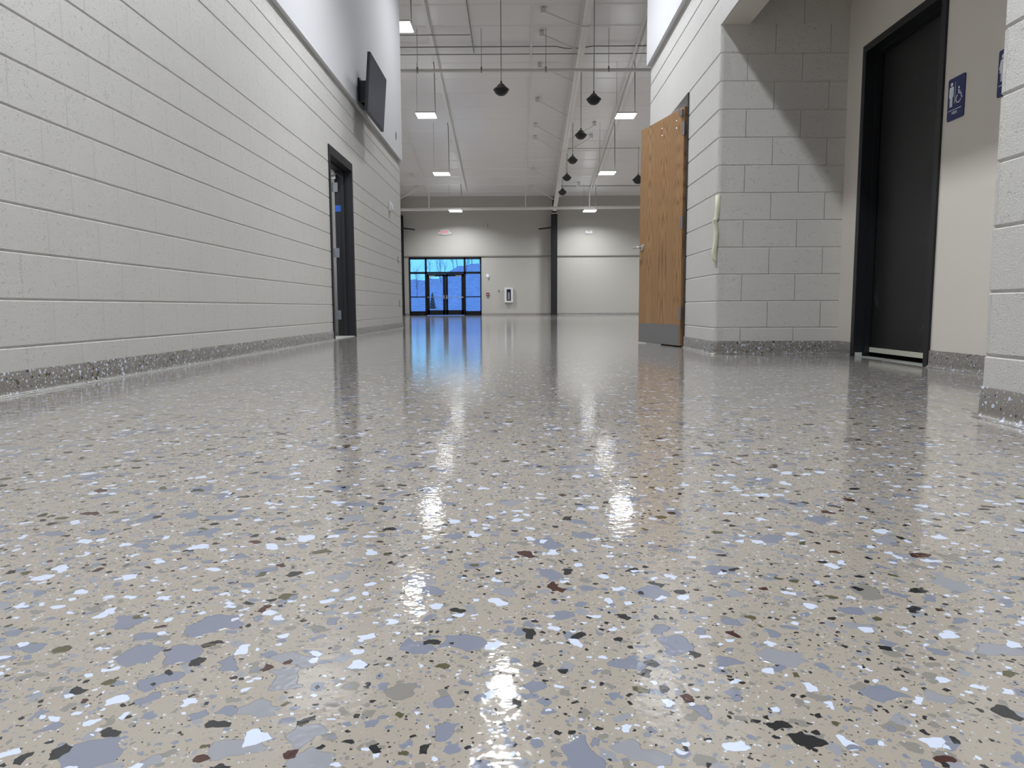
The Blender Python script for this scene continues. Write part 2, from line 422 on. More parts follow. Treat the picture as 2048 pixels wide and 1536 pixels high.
# the big room
WH = 3.03
bm = B()
SX0, SX1, SH = -5.53, -1.815, 3.0
for x0, x1, z0, z1 in ((-15, SX0, 0, WH), (SX1, 15, 0, WH), (SX0, SX1, SH, WH)): box(bm, x0, x1, YF, YF+.2, z0, z1)
struct('wall_far', bm, 'taupe')
bm = B(); box(bm, -15, 15, YF-.03, YF+.2, WH, 6.3); struct('wall_far_upper', bm, 'taupe')
bm = B(); box(bm, -15, 15, YF-.055, YF-.03, WH-.03, WH+.03, .004); struct('trim_2', bm, 'greyp')
bm = B(); box(bm, -15.2, -15, YLE, YF, 0, 10.8); struct('wall_far_left', bm, 'gyp')
bm = B(); box(bm, 15, 15.2, YRE, YF, 0, 10.8); struct('wall_far_right', bm, 'gyp')
bm = B(); box(bm, -15, XL-.2, YLE-.2, YLE, 0, 10.0); struct('wall_near_left', bm, 'gyp')
bm = B(); box(bm, XR+.2, 15, YRE-.2, YRE, 0, 10.7); box(bm, -2.34, XR+.2, YRE-.2, YRE, 6.4, 10.7); struct('wall_near_right', bm, 'gyp')
# roof liner: shallow ribs across the slope, seams at the purlins
bm = B(); ys = []; y = YF+.3; k = 0
while y > 8.0:
    ph = k % 6
    ys.append((y, 0.0 if ph else .02)); y -= (.06 if ph in (0, 5) else .24); k += 1
rows = []
for (y, d) in ys: rows.append([bm.verts.new((x, y, roofz(y)-d)) for x in (-15.1, 15.1)])
for a, b in zip(rows, rows[1:]): bm.faces.new((a[0], a[1], b[1], b[0]))
top = [[bm.verts.new((x, y, roofz(y)+.2)) for x in (-15.1, 15.1)] for y in (YF+.3, 8.0)]
bm.faces.new((top[0][0], top[0][1], top[1][1], top[1][0]))
struct('ceiling', bm, 'roof')

# cove bases
def base(name, path): struct(name, cove(B(), path), 'cove', smooth=True)
base('baseboard_left', [(XL, LD0), (XL, -6)]); base('baseboard_left_far', [(XL, YLE), (XL, LD1)])
cr = [(XR, RD0), (XR, YC+R_)] + corner(XR+R_, YC+R_, 180, 270, R_)[1:] + [(XA, YC)]
base('baseboard_right', cr[::-1])
base('baseboard_right_far', [(XR, RD1), (XR, YRE)])
base('baseboard_alcove_far', [(XA, MD1), (XA, YC)])
base('baseboard_alcove', [(XA, YN), (XA, MD0)])
base('baseboard_right_near', ([(XR, -6), (XR, YN-R_)] + corner(XR+R_, YN-R_, 180, 90, R_)[1:] + [(XA, YN)]))
base('baseboard_far_left', [(SX0, YF), (-15, YF)]); base('baseboard_far', [(15, YF), (SX1, YF)])

bm = B()
for y0, y1 in ((-6, LD0), (LD1, YLE)):
    y = y0
    while y < y1-.01:
        y2 = min(y+.35, y1); a = random.uniform(.006, .014); box(bm, XL+.026, XL+.030+a, y, y2, .0002, random.uniform(.002, .004)); y = y2
struct('trim_3', bm, 'grout')

# small rooms behind the two hall doors
bm = B()
for bx in ((-5.2, XL-.19, 8.1, 8.2, 0, 2.7), (-5.2, XL-.19, 11.4, 11.5, 0, 2.7), (-5.2, -5.1, 8.1, 11.5, 0, 2.7), (-5.2, XL-.19, 8.1, 11.5, 2.7, 2.8)): box(bm, *bx)
struct('wall_closet_left', bm, 'gypw')
bm = B()
for bx in ((XR+.19, 3.6, 6.2, 6.3, 0, 2.7), (3.5, 3.6, 6.2, 8.3, 0, 2.7), (XR+.19, 3.6, 6.2, 8.3, 2.7, 2.8)): box(bm, *bx)
struct('wall_closet_right', bm, 'gyp')
bm = B(); box(bm, XA+.12, XA+2.0, 3.9, 4.0, 0, 2.7); box(bm, XA+.12, XA+2, 5.6, 5.7, 0, 2.7); box(bm, XA+2, XA+2.1, 3.9, 5.7, 0, 2.7); box(bm, XA+.12, XA+2, 3.9, 5.7, 2.7, 2.8)
struct('wall_washroom', bm, 'gyp')
ld = bpy.data.lights.new('closet_lamp', 'AREA'); ld.energy = 28; ld.size = .6; ld.color = (.95, 1, .98)
lo = bpy.data.objects.new('closet_lamp', ld); C.objects.link(lo); lo.location = (-3.3, 9.15, 2.66)

# ------------------------------------------------------------------ doors of the hall
# door 1: left wall, leaf swung into the room
d1 = thing('door_1', 'dark grey framed doorway in the left block wall', 'door', (XL, LD0, 0)); d1['kind'] = 'structure'
W1 = LD1-LD0
bm = B()
for y0, y1 in ((0, .055), (W1-.055, W1)):
    box(bm, -.215, .014, y0, y1, 0, 2.13, .002)
box(bm, -.215, .014, 0, W1, 2.13, 2.232, .002)
box(bm, -.13, -.09, .055, .075, 0, 2.13); box(bm, -.13, -.09, W1-.075, W1-.055, 0, 2.13); box(bm, -.13, -.09, .055, W1-.055, 2.11, 2.13)
obj('door_frame', bm, 'framed', d1)
lf = obj('door_leaf', box(B(), -.22-.04-1.07, -.262, W1-.055, W1-.011, .01, 2.12, .002), 'oak', d1)
for z in (1.93, 1.09, .28):
    bm = B(); box(bm, -.245, -.17, W1-.062, W1-.056, z-.06, z+.06, .001); tube(bm, [(-.248, W1-.064, z-.06), (-.248, W1-.064, z+.06)], .009)
    obj('hinge', bm, 'hinge', d1)
bm = B(); box(bm, -.30, -.19, W1-.075, W1-.062, 2.03, 2.10, .003); tube(bm, [(-.20, W1-.08, 2.08), (-.30, W1-.12, 2.06)], .012); obj('door_closer', bm, 'chrome', d1)
bm = B(); box(bm, -.21, .0, .055, W1-.055, 0, .006, .001); obj('threshold', bm, 'grout', d1)
tp = tag(obj('tape_strip', box(B(), XL-.213, XL-.135, LD1-.0575, LD1-.0555, 1.62, 1.70), 'btape'), 'blue painter\'s tape piece stuck on the dark door frame in the left wall', 'tape')
# door 2: oak door ajar in the right wall
d2 = thing('door_2', 'oak veneer door standing ajar with steel kick plate', 'door', (XR-.012, 6.648, 0)); d2['kind'] = 'structure'
bm = B(); f0 = RD0-6.648; f1 = RD1-6.648
for y0, y1 in ((f0, f0+.05), (f1-.05, f1)): box(bm, .0, .22, y0, y1, 0, 2.13, .002)
box(bm, .0, .22, f0, f1, 2.132, 2.232, .002)
obj('door_frame', bm, 'frame', d2)
leafp = bpy.data.objects.new('door_leaf', None)
ang = math.radians(90+14.6)
def leafbox(x0, x1, y0, y1, z0, z1, bev=.0015): return box(B(), x0, x1, y0, y1, z0, z1, bev)
leaf = obj('door_leaf', leafbox(0, .914, 0, .044, .012, 2.125), 'oak', d2)
leaf.rotation_euler = (0, 0, ang); leaf.location = (.024, 0.016, 0)
obj('kick_plate', leafbox(.02, .895, .044, .0465, .015, .205, .0005), 'kick', leaf)
bm = B(); lathe(bm, [(0, .02), (.018, .02), (.033, .006), (.033, 0), (0, 0)], 20, Matrix.Translation((.845, .044, .965)) @ Matrix.Rotation(-PI/2, 4, 'X'))
tube(bm, [(.845, .05, .965), (.845, .092, .965), (.85, .100, .965), (.94, .098, .963)], .0095)
obj('lever_handle', bm, 'chrome', leaf, True)
bm = B(); box(bm, .9135, .9155, .008, .036, .90, 1.02); obj('latch_plate', bm, 'chrome', leaf)
for z in (1.94, 1.12, .31):
    bm = B(); tube(bm, [(-.006, .048, z-.058), (-.006, .048, z+.058)], .0095); box(bm, -.002, .030, .0438, .0462, z-.057, z+.057)
    obj('hinge', bm, 'hinge', leaf, True)
for xx, z in ((.15, 2.035), (.15, 1.97), (.44, 2.035), (.44, 1.97)):
    obj('through_bolt', lathe(B(), [(0, .003), (.006, .002), (.008, 0), (0, 0)], 12, Matrix.Translation((xx, .044, z)) @ Matrix.Rotation(-PI/2, 4, 'X')), 'chrome', leaf)
bm = B(); box(bm, .01, .05, .0438, .068, 2.045, 2.105, .003); obj('closer_bracket', bm, 'chrome', leaf)
# door 3: men's room door
d3 = thing('door_3', 'dark washroom door in a black frame in the alcove', 'door', (XA, MD0, 0)); d3['kind'] = 'structure'
W3 = MD1-MD0; bm = B()
for y0, y1 in ((0, .05), (W3-.05, W3)): box(bm, -.014, .20, y0, y1, 0, MDH-.05, .002)
box(bm, -.014, .20, 0, W3, MDH-.05, MDH, .002)
for y0, y1 in ((.05, .066), (W3-.066, W3-.05)): box(bm, .06, .10, y0, y1, 0, MDH-.05)
box(bm, .06, .10, .05, W3-.05, MDH-.066, MDH-.05)
obj('door_frame', bm, 'frameb', d3)
bm = B(); box(bm, .105, .15, .052, W3-.052, .035, MDH-.053, .001); l3 = obj('door_leaf', bm, 'ddoor', d3)
bm = B(); box(bm, .094, .105, .07, W3-.07, .034, .068, .001); obj('door_sweep', bm, 'sweep', l3)
bm = B(); box(bm, .0, .05, .0, .05, .0005, .035, .002); box(bm, .0, .05, W3-.055, W3-.0, .0005, .03, .002); box(bm, .01, .09, .05, W3-.05, .0005, .004); obj('threshold', bm, 'grout', d3)

# storefront (door_4) in the far wall
st = thing('door_4', 'black aluminium storefront with double glass doors', 'door', (SX0, YF-.02, 0)); st['kind'] = 'structure'
SW = SX1-SX0; D0, D1, DH = .86, 2.86, 2.14
bm = B()
box(bm, 0, SW, -.02, .12, SH-.12, SH); box(bm, 0, .05, -.02, .12, 0, SH); box(bm, SW-.05, SW, -.02, .12, 0, SH)
box(bm, D0-.05, D0+.04, -.02, .12, 0, SH); box(bm, D1-.04, D1+.05, -.02, .12, 0, SH); box(bm, 0, SW, -.02, .12, DH, DH+.10)
box(bm, 0, D0, -.02, .12, 0, .22); box(bm, D1, SW, -.02, .12, 0, .22); box(bm, 0, D0, -.01, .11, .93, .98); box(bm, D1, SW, -.01, .11, .93, .98)
obj('storefront_frame', bm, 'alu', st)
for i, (x0, x1, z0, z1) in enumerate(((0.05, D0-.05, DH+.1, SH-.12), (D0+.04, D1-.04, DH+.1, SH-.12), (D1+.05, SW-.05, DH+.1, SH-.12), (.05, D0-.05, .98, DH), (D1+.05, SW-.05, .98, DH), (.05, D0-.05, .16, .93), (D1+.05, SW-.05, .16, .93))):
    obj('pane', box(B(), x0-.01, x1+.01, .05, .056, z0-.01, z1+.01), 'glass', st)
mid = (D0+D1)/2
for sgn in (-1, 1):
    x0, x1 = (D0+.045, mid-.004) if sgn < 0 else (mid+.004, D1-.045)
    bm = B(); s_ = .125
    box(bm, x0, x0+s_, .02, .065, .02, DH-.01); box(bm, x1-s_, x1, .02, .065, .02, DH-.01); box(bm, x0, x1, .02, .065, DH-.13, DH-.01); box(bm, x0, x1, .02, .065, .02, .27)
    lf = obj('door_leaf', bm, 'alu', st)
    obj('pane', box(B(), x0+s_-.01, x1-s_+.01, .04, .046, .26, DH-.12), 'glass', lf)
    bm = B(); tube(bm, [(x0+.05, -.045, .93), (x1-.05, -.045, .93)], .014); box(bm, x0+.03, x0+.09, -.05, .02, .90, .96, .004); box(bm, x1-.09, x1-.03, -.05, .02, .90, .96, .004)
    xe = x1-.065 if sgn < 0 else x0+.065
    box(bm, xe-.03, xe+.03, -.055, .02, .84, 1.04, .006); obj('panic_bar', bm, 'chrome', lf)
    xh = x0+.26 if sgn < 0 else x1-.26
    bm = B(); box(bm, xh-.16, xh+.16, -.04, .02, DH-.14, DH-.08, .005); obj('door_closer', bm, 'chrome', lf)

# ------------------------------------------------------------------ outside: ground, wooded hill, trees
bm = B(); box(bm, -60, 60, YF+.3, 150, -.6, -.12); struct('ground', bm, 'hill')
def hillz(x, y):
    k = max(0., min(1., (y-52)/66)); k = k*k*(3-2*k)
    H = 4.9+2.4/(1+math.exp(-(x+9.7)/.6))+.16*math.sin(x*1.9)+.10*math.sin(x*4.3+1)
    return -.13+H*k
bm = B(); nx, ny = 130, 24; g_ = []
for j in range(ny+1):
    row = []
    for i in range(nx+1):
        x = -60+100*i/nx; y = 52+(66 if j <= 20 else 0)*min(j, 20)/20 + (66 if j > 20 else 0) + max(0, j-20)*8
        row.append(bm.verts.new((x, y, hillz(x, y)-max(0, j-20)*.5+(random.uniform(-.12, .12) if 0 < j else 0))))
    g_.append(row)
for j in range(ny):
    for i in range(nx): bm.faces.new((g_[j][i], g_[j][i+1], g_[j+1][i+1], g_[j+1][i]))
struct('hillside', bm, 'hill')
def branch(bm, p, d, L, r, lvl):
    pts = [p]; q_ = Vector(p); dd = Vector(d)
    for k in range(3):
        dd = (dd + Vector((random.uniform(-.16, .16), random.uniform(-.16, .16), random.uniform(0, .12)))).normalized(); q_ = q_ + dd*L/3; pts.append(q_.copy())
    tube(bm, pts, r, 5 if lvl == 0 else 3, .45)
    if lvl >= 3: return
    for k in range((8, 4, 3)[lvl]):
        t = random.uniform(.3, 1) if lvl == 0 else random.uniform(.25, 1); i = min(2, int(t*3)); b_ = pts[i].lerp(pts[i+1], t*3-i)
        a = random.uniform(0, 2*PI); nd = (dd*.75 + Vector((math.cos(a), math.sin(a), .25))*.75).normalized()
        branch(bm, b_, nd, L*random.uniform(.32, .48), r*.42, lvl+1)
protos = []
for k in range(4):
    t = thing('bare_tree', '', 'tree', (0, 0, -.15), 0, 'bare trees outside the glass doors')
    bm = B(); pts_ = Vector((0, 0, 0)); branch(bm, pts_, (0, 0, 1), 7.5, .13, 0); tag(t, '', 'tree'); obj('trunk', bm, 'bark', t); protos.append(t)
spots = [(-16.6, 112, .34), (-15.2, 104, .30), (-14.0, 115, .30), (-12.6, 108, .36), (-11.3, 116, .32), (-10.2, 98, .34), (-9.4, 111, .38), (-8.3, 104, .40), (-7.4, 116, .42), (-6.5, 108, .46), (-5.6, 114, .50), (-12.0, 88, .30), (-8.6, 84, .32), (-6.2, 90, .36), (-10.6, 78, .27), (-4.9, 100, .45)]
for i, (x, y, s_) in enumerate(spots):
    o = protos[i] if i < 4 else dup(protos[i % 4], (0, 0, 0), '')
    o.location = (x, y, hillz(x, y)-.05); o.scale = (s_,)*3; o.rotation_euler[2] = i*1.9
    o['label'] = 'bare winter tree on the dusk hillside outside the glass doors'
t = thing('evergreen_tree', 'small dark evergreen outside, seen through the left glass door leaf', 'tree', (-7.1, 62, -.05)); t.scale = (.55, .55, .62)
obj('trunk', tube(B(), [(0, 0, 0), (0, 0, 2.4)], .05, 6, .3), 'bark', t)
bm = B()
for k in range(6):
    z = .5+k*.38; r = .75*(1-k/7)
    lathe(bm, [(r*(1+.1*(j % 2)), z-.1) for j in (0,)]+[(r*.6, z+.15), (0, z+.55)], 11)
obj('foliage', bm, 'needle', t)

# ------------------------------------------------------------------ steel frames
def steel_frame(label, xc, ybraces, rbraces, arms):
    t = thing('steel_frame', label, 'steel frame', (xc, YF-.03, 0), 0, None)
    bm = B(); zt = 5.10
    box(bm, -.15, .15, -.50, -.485, 0, zt, 0); box(bm, -.15, .15, -.06, -.045, 0, zt, 0); box(bm, -.006, .006, -.49, -.05, 0, zt)
    box(bm, -.18, .18, -.54, 0, 0, .02)
    obj('column', bm, 'black', t)
    # tapered rafter: web and flanges
    bm = B(); y0, y1 = -.02, -28.8
    def fl(dy): return 5.14+.176*(-dy)
    def rz(dy): return roofz(YF-.03+dy)-.03
    ws = [bm.verts.new(c) for c in ((-.006, y0, 5.10), (-.006, y1, fl(y1)), (-.006, y1, rz(y1)), (-.006, y0, rz(y0)), (.006, y0, 5.10), (.006, y1, fl(y1)), (.006, y1, rz(y1)), (.006, y0, rz(y0)))]
    for f in ((0, 1, 2, 3), (7, 6, 5, 4), (0, 4, 5, 1), (3, 2, 6, 7)): bm.faces.new([ws[i] for i in f])
    for w_, (za, zb) in ((.10, (fl(-.5), fl(y1))), (.10, (rz(-.5)-.01, rz(y1)-.01))):
        vs = [bm.verts.new((x, y, z+dz)) for dz in (0, .014) for x, y, z in ((-w_, -.5, za), (w_, -.5, za), (w_, y1, zb), (-w_, y1, zb))]
        for f in ((0, 1, 2, 3), (4, 7, 6, 5), (0, 4, 5, 1), (1, 5, 6, 2), (2, 6, 7, 3), (3, 7, 4, 0)): bm.faces.new([vs[i] for i in f])
    for yy in (-16.9, -8.2):   # bolted splice plates
        box(bm, -.115, .115, yy-.03, yy+.03, fl(yy)-.03, fl(yy)+.06)
    box(bm, -.12, .12, -.5, -.02, 5.10, 5.14)
    for z in (5.3, 5.6): box(bm, -.1, .1, -.5, -.49, 5.14, 5.9)
    obj('rafter', bm, 'white', t)
    for (Y, sg) in [(y, -1) for y in ybraces] + [(y, 1) for y in rbraces]:
        dy = Y-(YF-.03); bm = B(); xo = 1.13*sg
        tube(bm, [(xo, dy, roofz(Y)-.10), (.09*sg, dy, max(fl(dy)+.05, roofz(Y)-.72))], .022, 6)
        box(bm, xo-.10, xo+.02, dy-.09, dy+.09, roofz(Y)-.16, roofz(Y)-.02)
        obj('flange_brace', bm, 'white', t)
    for sg in arms:
        bm = B(); m_ = Matrix.Translation((.14*sg, -.45, 4.42)) @ Matrix.Rotation(math.radians(7)*sg, 4, 'Y')
        if sg < 0: box(bm, -.66, 0, -.04, .04, -.035, .035, 0, m_)
        else: box(bm, 0, .66, -.04, .04, -.035, .035, 0, m_)
        obj('bracket_arm', bm, 'black', t)
    return t
steel_frame('black steel column on the far wall with white tapered rafter rising above it', 1.94, (21.2, 22.4, 24.3, 26.8, 29.0, 30.2, 33.9, 36.2), (28.9, 30.1, 35.9), (-1,))
steel_frame('black steel column at the far left, mostly hidden by the left block wall', -5.93, (), (34.6, 36.3), (1,))

# ------------------------------------------------------------------ pipes and conduits under the roof
def pipe(name, label, pts, r, hangers=(), mat='pipe', cat='pipe', group=None):
    t = thing(name, label, cat, pts[0], 0, group); o_ = Vector(pts[0])
    obj('pipe_run' if cat == 'pipe' else 'tube_run', tube(B(), [Vector(p_)-o_ for p_ in pts], r, 10), mat, t, True)
    for hx, hy, hz in hangers:
        bm = B(); h0 = Vector((hx, hy, hz))-o_; tube(bm, [h0, (h0.x, h0.y, roofz(hy)-.02-o_.z)], .008, 6); tube(bm, [h0+Vector((0, 0, -r)), h0+Vector((0, 0, .10))], r*.5, 8)
        lathe(bm, [(r*1.25, -.02), (r*1.25, .02)], 12, Matrix.Translation(h0) @ Matrix.Rotation(PI/2, 4, 'Y'))
        obj('hanger_rod', bm, 'wire', t)
    return t
pipe('cross_pipe', 'thick white pipe spanning the hall high up, hung on thin rods nearest the camera', [(-14.8, 22.2, 7.33), (14.8, 22.2, 7.26)], .052, [(x, 22.2, 7.3) for x in (-8.5, -6.6, -4.75, -2.88, -1.0, .89, 2.73, 4.6, 6.5)])
pipe('cross_pipe', 'white pipe running just in front of the far wall, above the exit sign', [(-14.8, 36.8, 5.19), (14.8, 36.8, 5.36)], .075)
def br(name, label, x, y0, y1, off, r, drop=None, mat='pipe', cat='pipe'):
    pts = [(x, y0, roofz(y0)-off), (x, y1, roofz(y1)-off)]
    if drop: pts += [(x, y1+.06, roofz(y1)-off-.12), (x, y1+.06, drop)]
    return pipe(name, label, pts, r, (), mat, cat)
br('branch_pipe', 'slim white pipe sloping down the roof near the left wall of the hall', -4.30, 14, 36.6, .22, .028, 5.28)
br('branch_pipe', 'slim white pipe sloping down the roof left of the steel rafter', .47, 10, 36.7, .22, .028, 5.30)
br('branch_pipe', 'slim white pipe sloping down the roof above the right row of lights', 3.63, 10, 36.7, .22, .028, 5.33)
def strut(label, x):
    bm = B(); ya, yb = 9.0, 36.9
    vs = [bm.verts.new((x+dx, y, roofz(y)-dz)) for dz in (.05, .10) for dx, y in ((-.06, ya), (.06, ya), (.06, yb), (-.06, yb))]
    for f in ((0, 1, 2, 3), (4, 7, 6, 5), (0, 4, 5, 1), (1, 5, 6, 2), (2, 6, 7, 3), (3, 7, 4, 0)): bm.faces.new([vs[i] for i in f])
    tube(bm, [(x+.085, ya, roofz(ya)-.07), (x+.085, yb, roofz(yb)-.07)], .014, 6)
    return tag(obj('strut_rail', bm, 'pipe'), label, 'rail')
strut('white rail sloping along the roof above the left row of lights', -2.52)
strut('white rail sloping along the roof above the right row of lights', 3.84)
pipe('conduit', 'short dark conduit running down the roof at the top of the picture', [(-1.36, 18, roofz(18)-.1), (-1.28, 23.4, roofz(23.4)-.1)], .018, (), 'wire', 'conduit')
pipe('conduit', 'thin conduit crossing the roof behind the nearest thick pipe, upper of two', [(-9, 23.05, 8.26), (1.25, 23.05, 8.26), (1.5, 23.05, 8.20), (1.92, 23.05, 8.20), (2.35, 23.05, 8.26), (9, 23.05, 8.26)], .018, (), 'wire', 'conduit')
pipe('conduit', 'thin conduit crossing the roof behind the nearest thick pipe, lower of two', [(-9, 23.5, 8.19), (9, 23.5, 8.19)], .016, (), 'wire', 'conduit')
pipe('conduit', 'short thin conduit crossing between the left light rail and the sloping conduit', [(-4, 22.35, 8.36), (-1.33, 22.35, 8.36)], .014, (), 'wire', 'conduit')
pipe('conduit', 'thin conduit leading right from the rafter to the big pendant near the oak door', [(2.0, 31.3, roofz(31.3)-.1), (5.18, 31.3, roofz(31.3)-.1)], .012, (), 'wire', 'conduit')
pipe('conduit', 'thin conduit crossing the roof close to the far wall, right of the rafter', [(2.1, 36.2, roofz(36.2)-.08), (9, 36.2, roofz(36.2)-.08)], .02, (), 'wire', 'conduit')

# ------------------------------------------------------------------ hanging LED lights
def led(label, loc, side, top, group='hanging LED panel lights', lens='led'):
    t = thing('hanging_light', label, 'ceiling light', loc, 0, group)
    obj('housing', box(B(), -.31, .31, -.33, .33, .0, .045, .004), 'white', t)
    for y0, y1 in ((-.32, -.008), (.008, .32)): obj('diffuser', box(B(), -.30, .30, y0, y1, -.012, .001), lens, t)
    obj('added_uplight_panel', box(B(), -.26, .26, -.28, .28, .0452, .052), 'added_glow', t)  # glowing top added to the fixture to lift the ceiling
    la = bpy.data.lights.new('led_lamp', 'AREA'); la.shape = 'RECTANGLE'; la.size = .58; la.size_y = .62; la.spread = math.radians(152)
    la.energy = LAMP_W if lens == 'led' else HALL_W; la.color = (.96, .98, 1.0) if lens == 'led' else (.91, .95, 1.0)
    if lens != 'led': la.size = .58*.42; la.size_y = .62*1.6
    a_ = bpy.data.objects.new('led_lamp', la); C.objects.link(a_); a_.location = (loc[0], loc[1], loc[2]-.016)
    h = top-loc[2]
    obj('power_cord', tube(B(), [(.29*side, 0, .04), (.285*side, 0, h*.5), (.275*side, 0, h*.93), (.25*side, 0, h)], .017, 6), 'wire', t)
    for s_ in (-1,): obj('suspension_wire', tube(B(), [(s_*.29*side, 0, .04), (s_*.29*side, 0, h)], .006, 5), 'wire', t)
    return t
rowL, rowR = -2.87, 3.52
for lab, x, y, z in (('lit LED panel light at the top left, half hidden by the white wall', -2.77, 18.1, 7.03),
                     ('lit LED panel light, second of the left row, level with the television', rowL, 24.1, 6.52),
                     ('lit LED panel light, third of the left row', rowL, 28.8, 5.53),
                     ('lit LED panel light at the far end of the left row above the exit sign', -2.93, 35.95, 5.06),
                     ('lit LED panel light, nearest of the right row', rowR, 24.1, 6.47),
                     ('lit LED panel light, middle of the right row beside the oak door', rowR, 28.8, 5.53),
                     ('lit LED panel light at the far end of the right row by the far wall', 3.57, 35.95, 5.03)):
    led(lab, (x, y, z), 1, roofz(y)-.04)
for x in (-9.3, 9.9):  # unseen side rows, added to light the big room evenly
    for y, nth in ((16, 'nearest the hall'), (24.1, 'second from the hall'), (30, 'third from the hall'), (35.3, 'nearest the far wall')): led('unseen LED light added in a %s side row of the big room, %s' % ('left' if x < 0 else 'right', nth), (x, y, min(6.5, roofz(y)-1.4)), 1, roofz(y)-.04)
for x, y, z, nth in ((-.2, 7.35, 4.85, 'above the oak door'), (-.2, 2.2, 4.85, 'in front of the alcove'), (-.2, -2.2, 4.85, 'behind the viewer'), (-.25, 12.5, 6.5, 'between the television and the big room')):
    o = led('long lit LED light hanging high in the hall, '+nth, (x, y, z), 1, 6.4 if y < YRE else roofz(y)-.03, lens='ledh')
    o.scale = (.42, 1.6, 1)

# ------------------------------------------------------------------ bell pendants
def pendant(label, x, y, z, ztop, dia=.39, cone=False):
    t = thing('pendant', label, 'pendant', (x, y, z), 0, 'black bell-shaped pendants')
    r = dia/2
    obj('shade', lathe(B(), [(0, r*.78), (r*.12, r*.78), (r*.30, r*.70), (r*.62, r*.34), (r*.97, r*.05), (r, 0), (r*.985, -.01), (0, -.01)], 32), M['shade'], t, True)
    obj('dome', lathe(B(), [(r*.97, -.01), (r*.9, -.12*r), (r*.72, -r*.42), (r*.45, -r*.64), (r*.2, -r*.72), (0, -r*.74)], 32), 'black', t, True)
    obj('cable', tube(B(), [(0, 0, r*.76), (0, 0, ztop-z)], .011, 6), 'wire', t)
    obj('hook', tube(B(), [(0, 0, r*.75), (0, 0, r*1.05)], .022, 8), 'black', t)
    return t
M['shade'] = simple('dark_grey_shade', (.03, .03, .033), .45, var=.05)
pendant('black bell pendant hanging alone in the middle of the hall', -.35, 18.3, 5.63, roofz(18.3)-.03)
for lab, x, y, zt in (('largest bell pendant of the row beside the rafter', 2.03, 19.6, 8.45),
                      ('second bell pendant of the row beside the rafter', 2.04, 23.5, 7.75),
                      ('third bell pendant of the row beside the rafter', 2.08, 27.4, 7.07),
                      ('fourth bell pendant of the row beside the rafter', 2.12, 31.0, roofz(31)-.03),
                      ('smallest bell pendant at the far end of the rafter, above the column', 2.06, 33.0, roofz(33)-.03)):
    pendant(lab, x, y, 5.75 if y < 32 else 5.47, zt)
pendant('black bell pendant hanging close to the top of the oak door', 5.13, 31.3, 5.70, roofz(31.3)-.02, .49)

# ------------------------------------------------------------------ television
tv = thing('television', 'black flat television tilted down on the upper left wall', 'television', (XL+.05, 10.22, 3.25))
tm = Matrix.Translation((.205, 0, 0)) @ Matrix.Rotation(math.radians(4.5), 4, 'Y')
bm = B(); box(bm, -.03, .012, -.575, .575, -.36, .37, .006, tm); box(bm, -.06, -.03, -.38, .38, -.30, .15, .004, tm); obj('body', bm, 'black', tv)
bm = B(); box(bm, .0122, .0135, -.566, .566, -.345, .361, 0, tm); obj('screen', bm, 'screen', tv)
bm = B(); box(bm, .0, .02, -.22, .22, -.14, .16, .003)
for yy in (-.2, .2):
    box(bm, .01, .15, yy-.02, yy+.02, -.15, .12, .002); box(bm, .12, .16, yy-.02, yy+.02, -.24, .24, .002)
obj('wall_mount', bm, 'black', tv)

# ------------------------------------------------------------------ devices on the left wall
h = thing('wall_alarm', 'white speaker strobe on the left block wall past the doorway', 'alarm', (XL, 12.52, 2.075))
obj('plate', box(B(), 0, .035, -.065, .065, -.085, .085, .008), 'plastic', h)
bm = B(); box(bm, .035, .065, -.04, .04, -.06, .03, .008); obj('strobe_lens', bm, 'signw', h)
sw = thing('wall_switch', 'small switch plate near the end of the left block wall', 'switch', (XL, 13.34, 1.24))
obj('plate', box(B(), 0, .007, -.036, .036, -.06, .06, .002), 'greyp', sw); obj('toggle', box(B(), .006, .02, -.006, .006, -.012, .012, .002), 'white', sw)
sk = thing('wall_socket', 'low socket plate near the end of the left block wall', 'socket', (XL, 13.42, .455))
obj('plate', box(B(), 0, .007, -.036, .036, -.06, .06, .002), 'greyp', sk)
bm = B(); box(bm, .006, .01, -.016, .016, .008, .04, .003); box(bm, .006, .01, -.016, .016, -.04, -.008, .003); obj('outlet', bm, 'white', sk)
sk = thing('wall_socket', 'small dark plate high on the white wall right of the television', 'socket', (XL+.05, 13.06, 3.36))
obj('plate', box(B(), 0, .007, -.036, .036, -.06, .06, .002), 'greyp', sk)
bm = B(); box(bm, .006, .01, -.016, .016, -.03, .03, .003); obj('outlet', bm, 'black', sk)

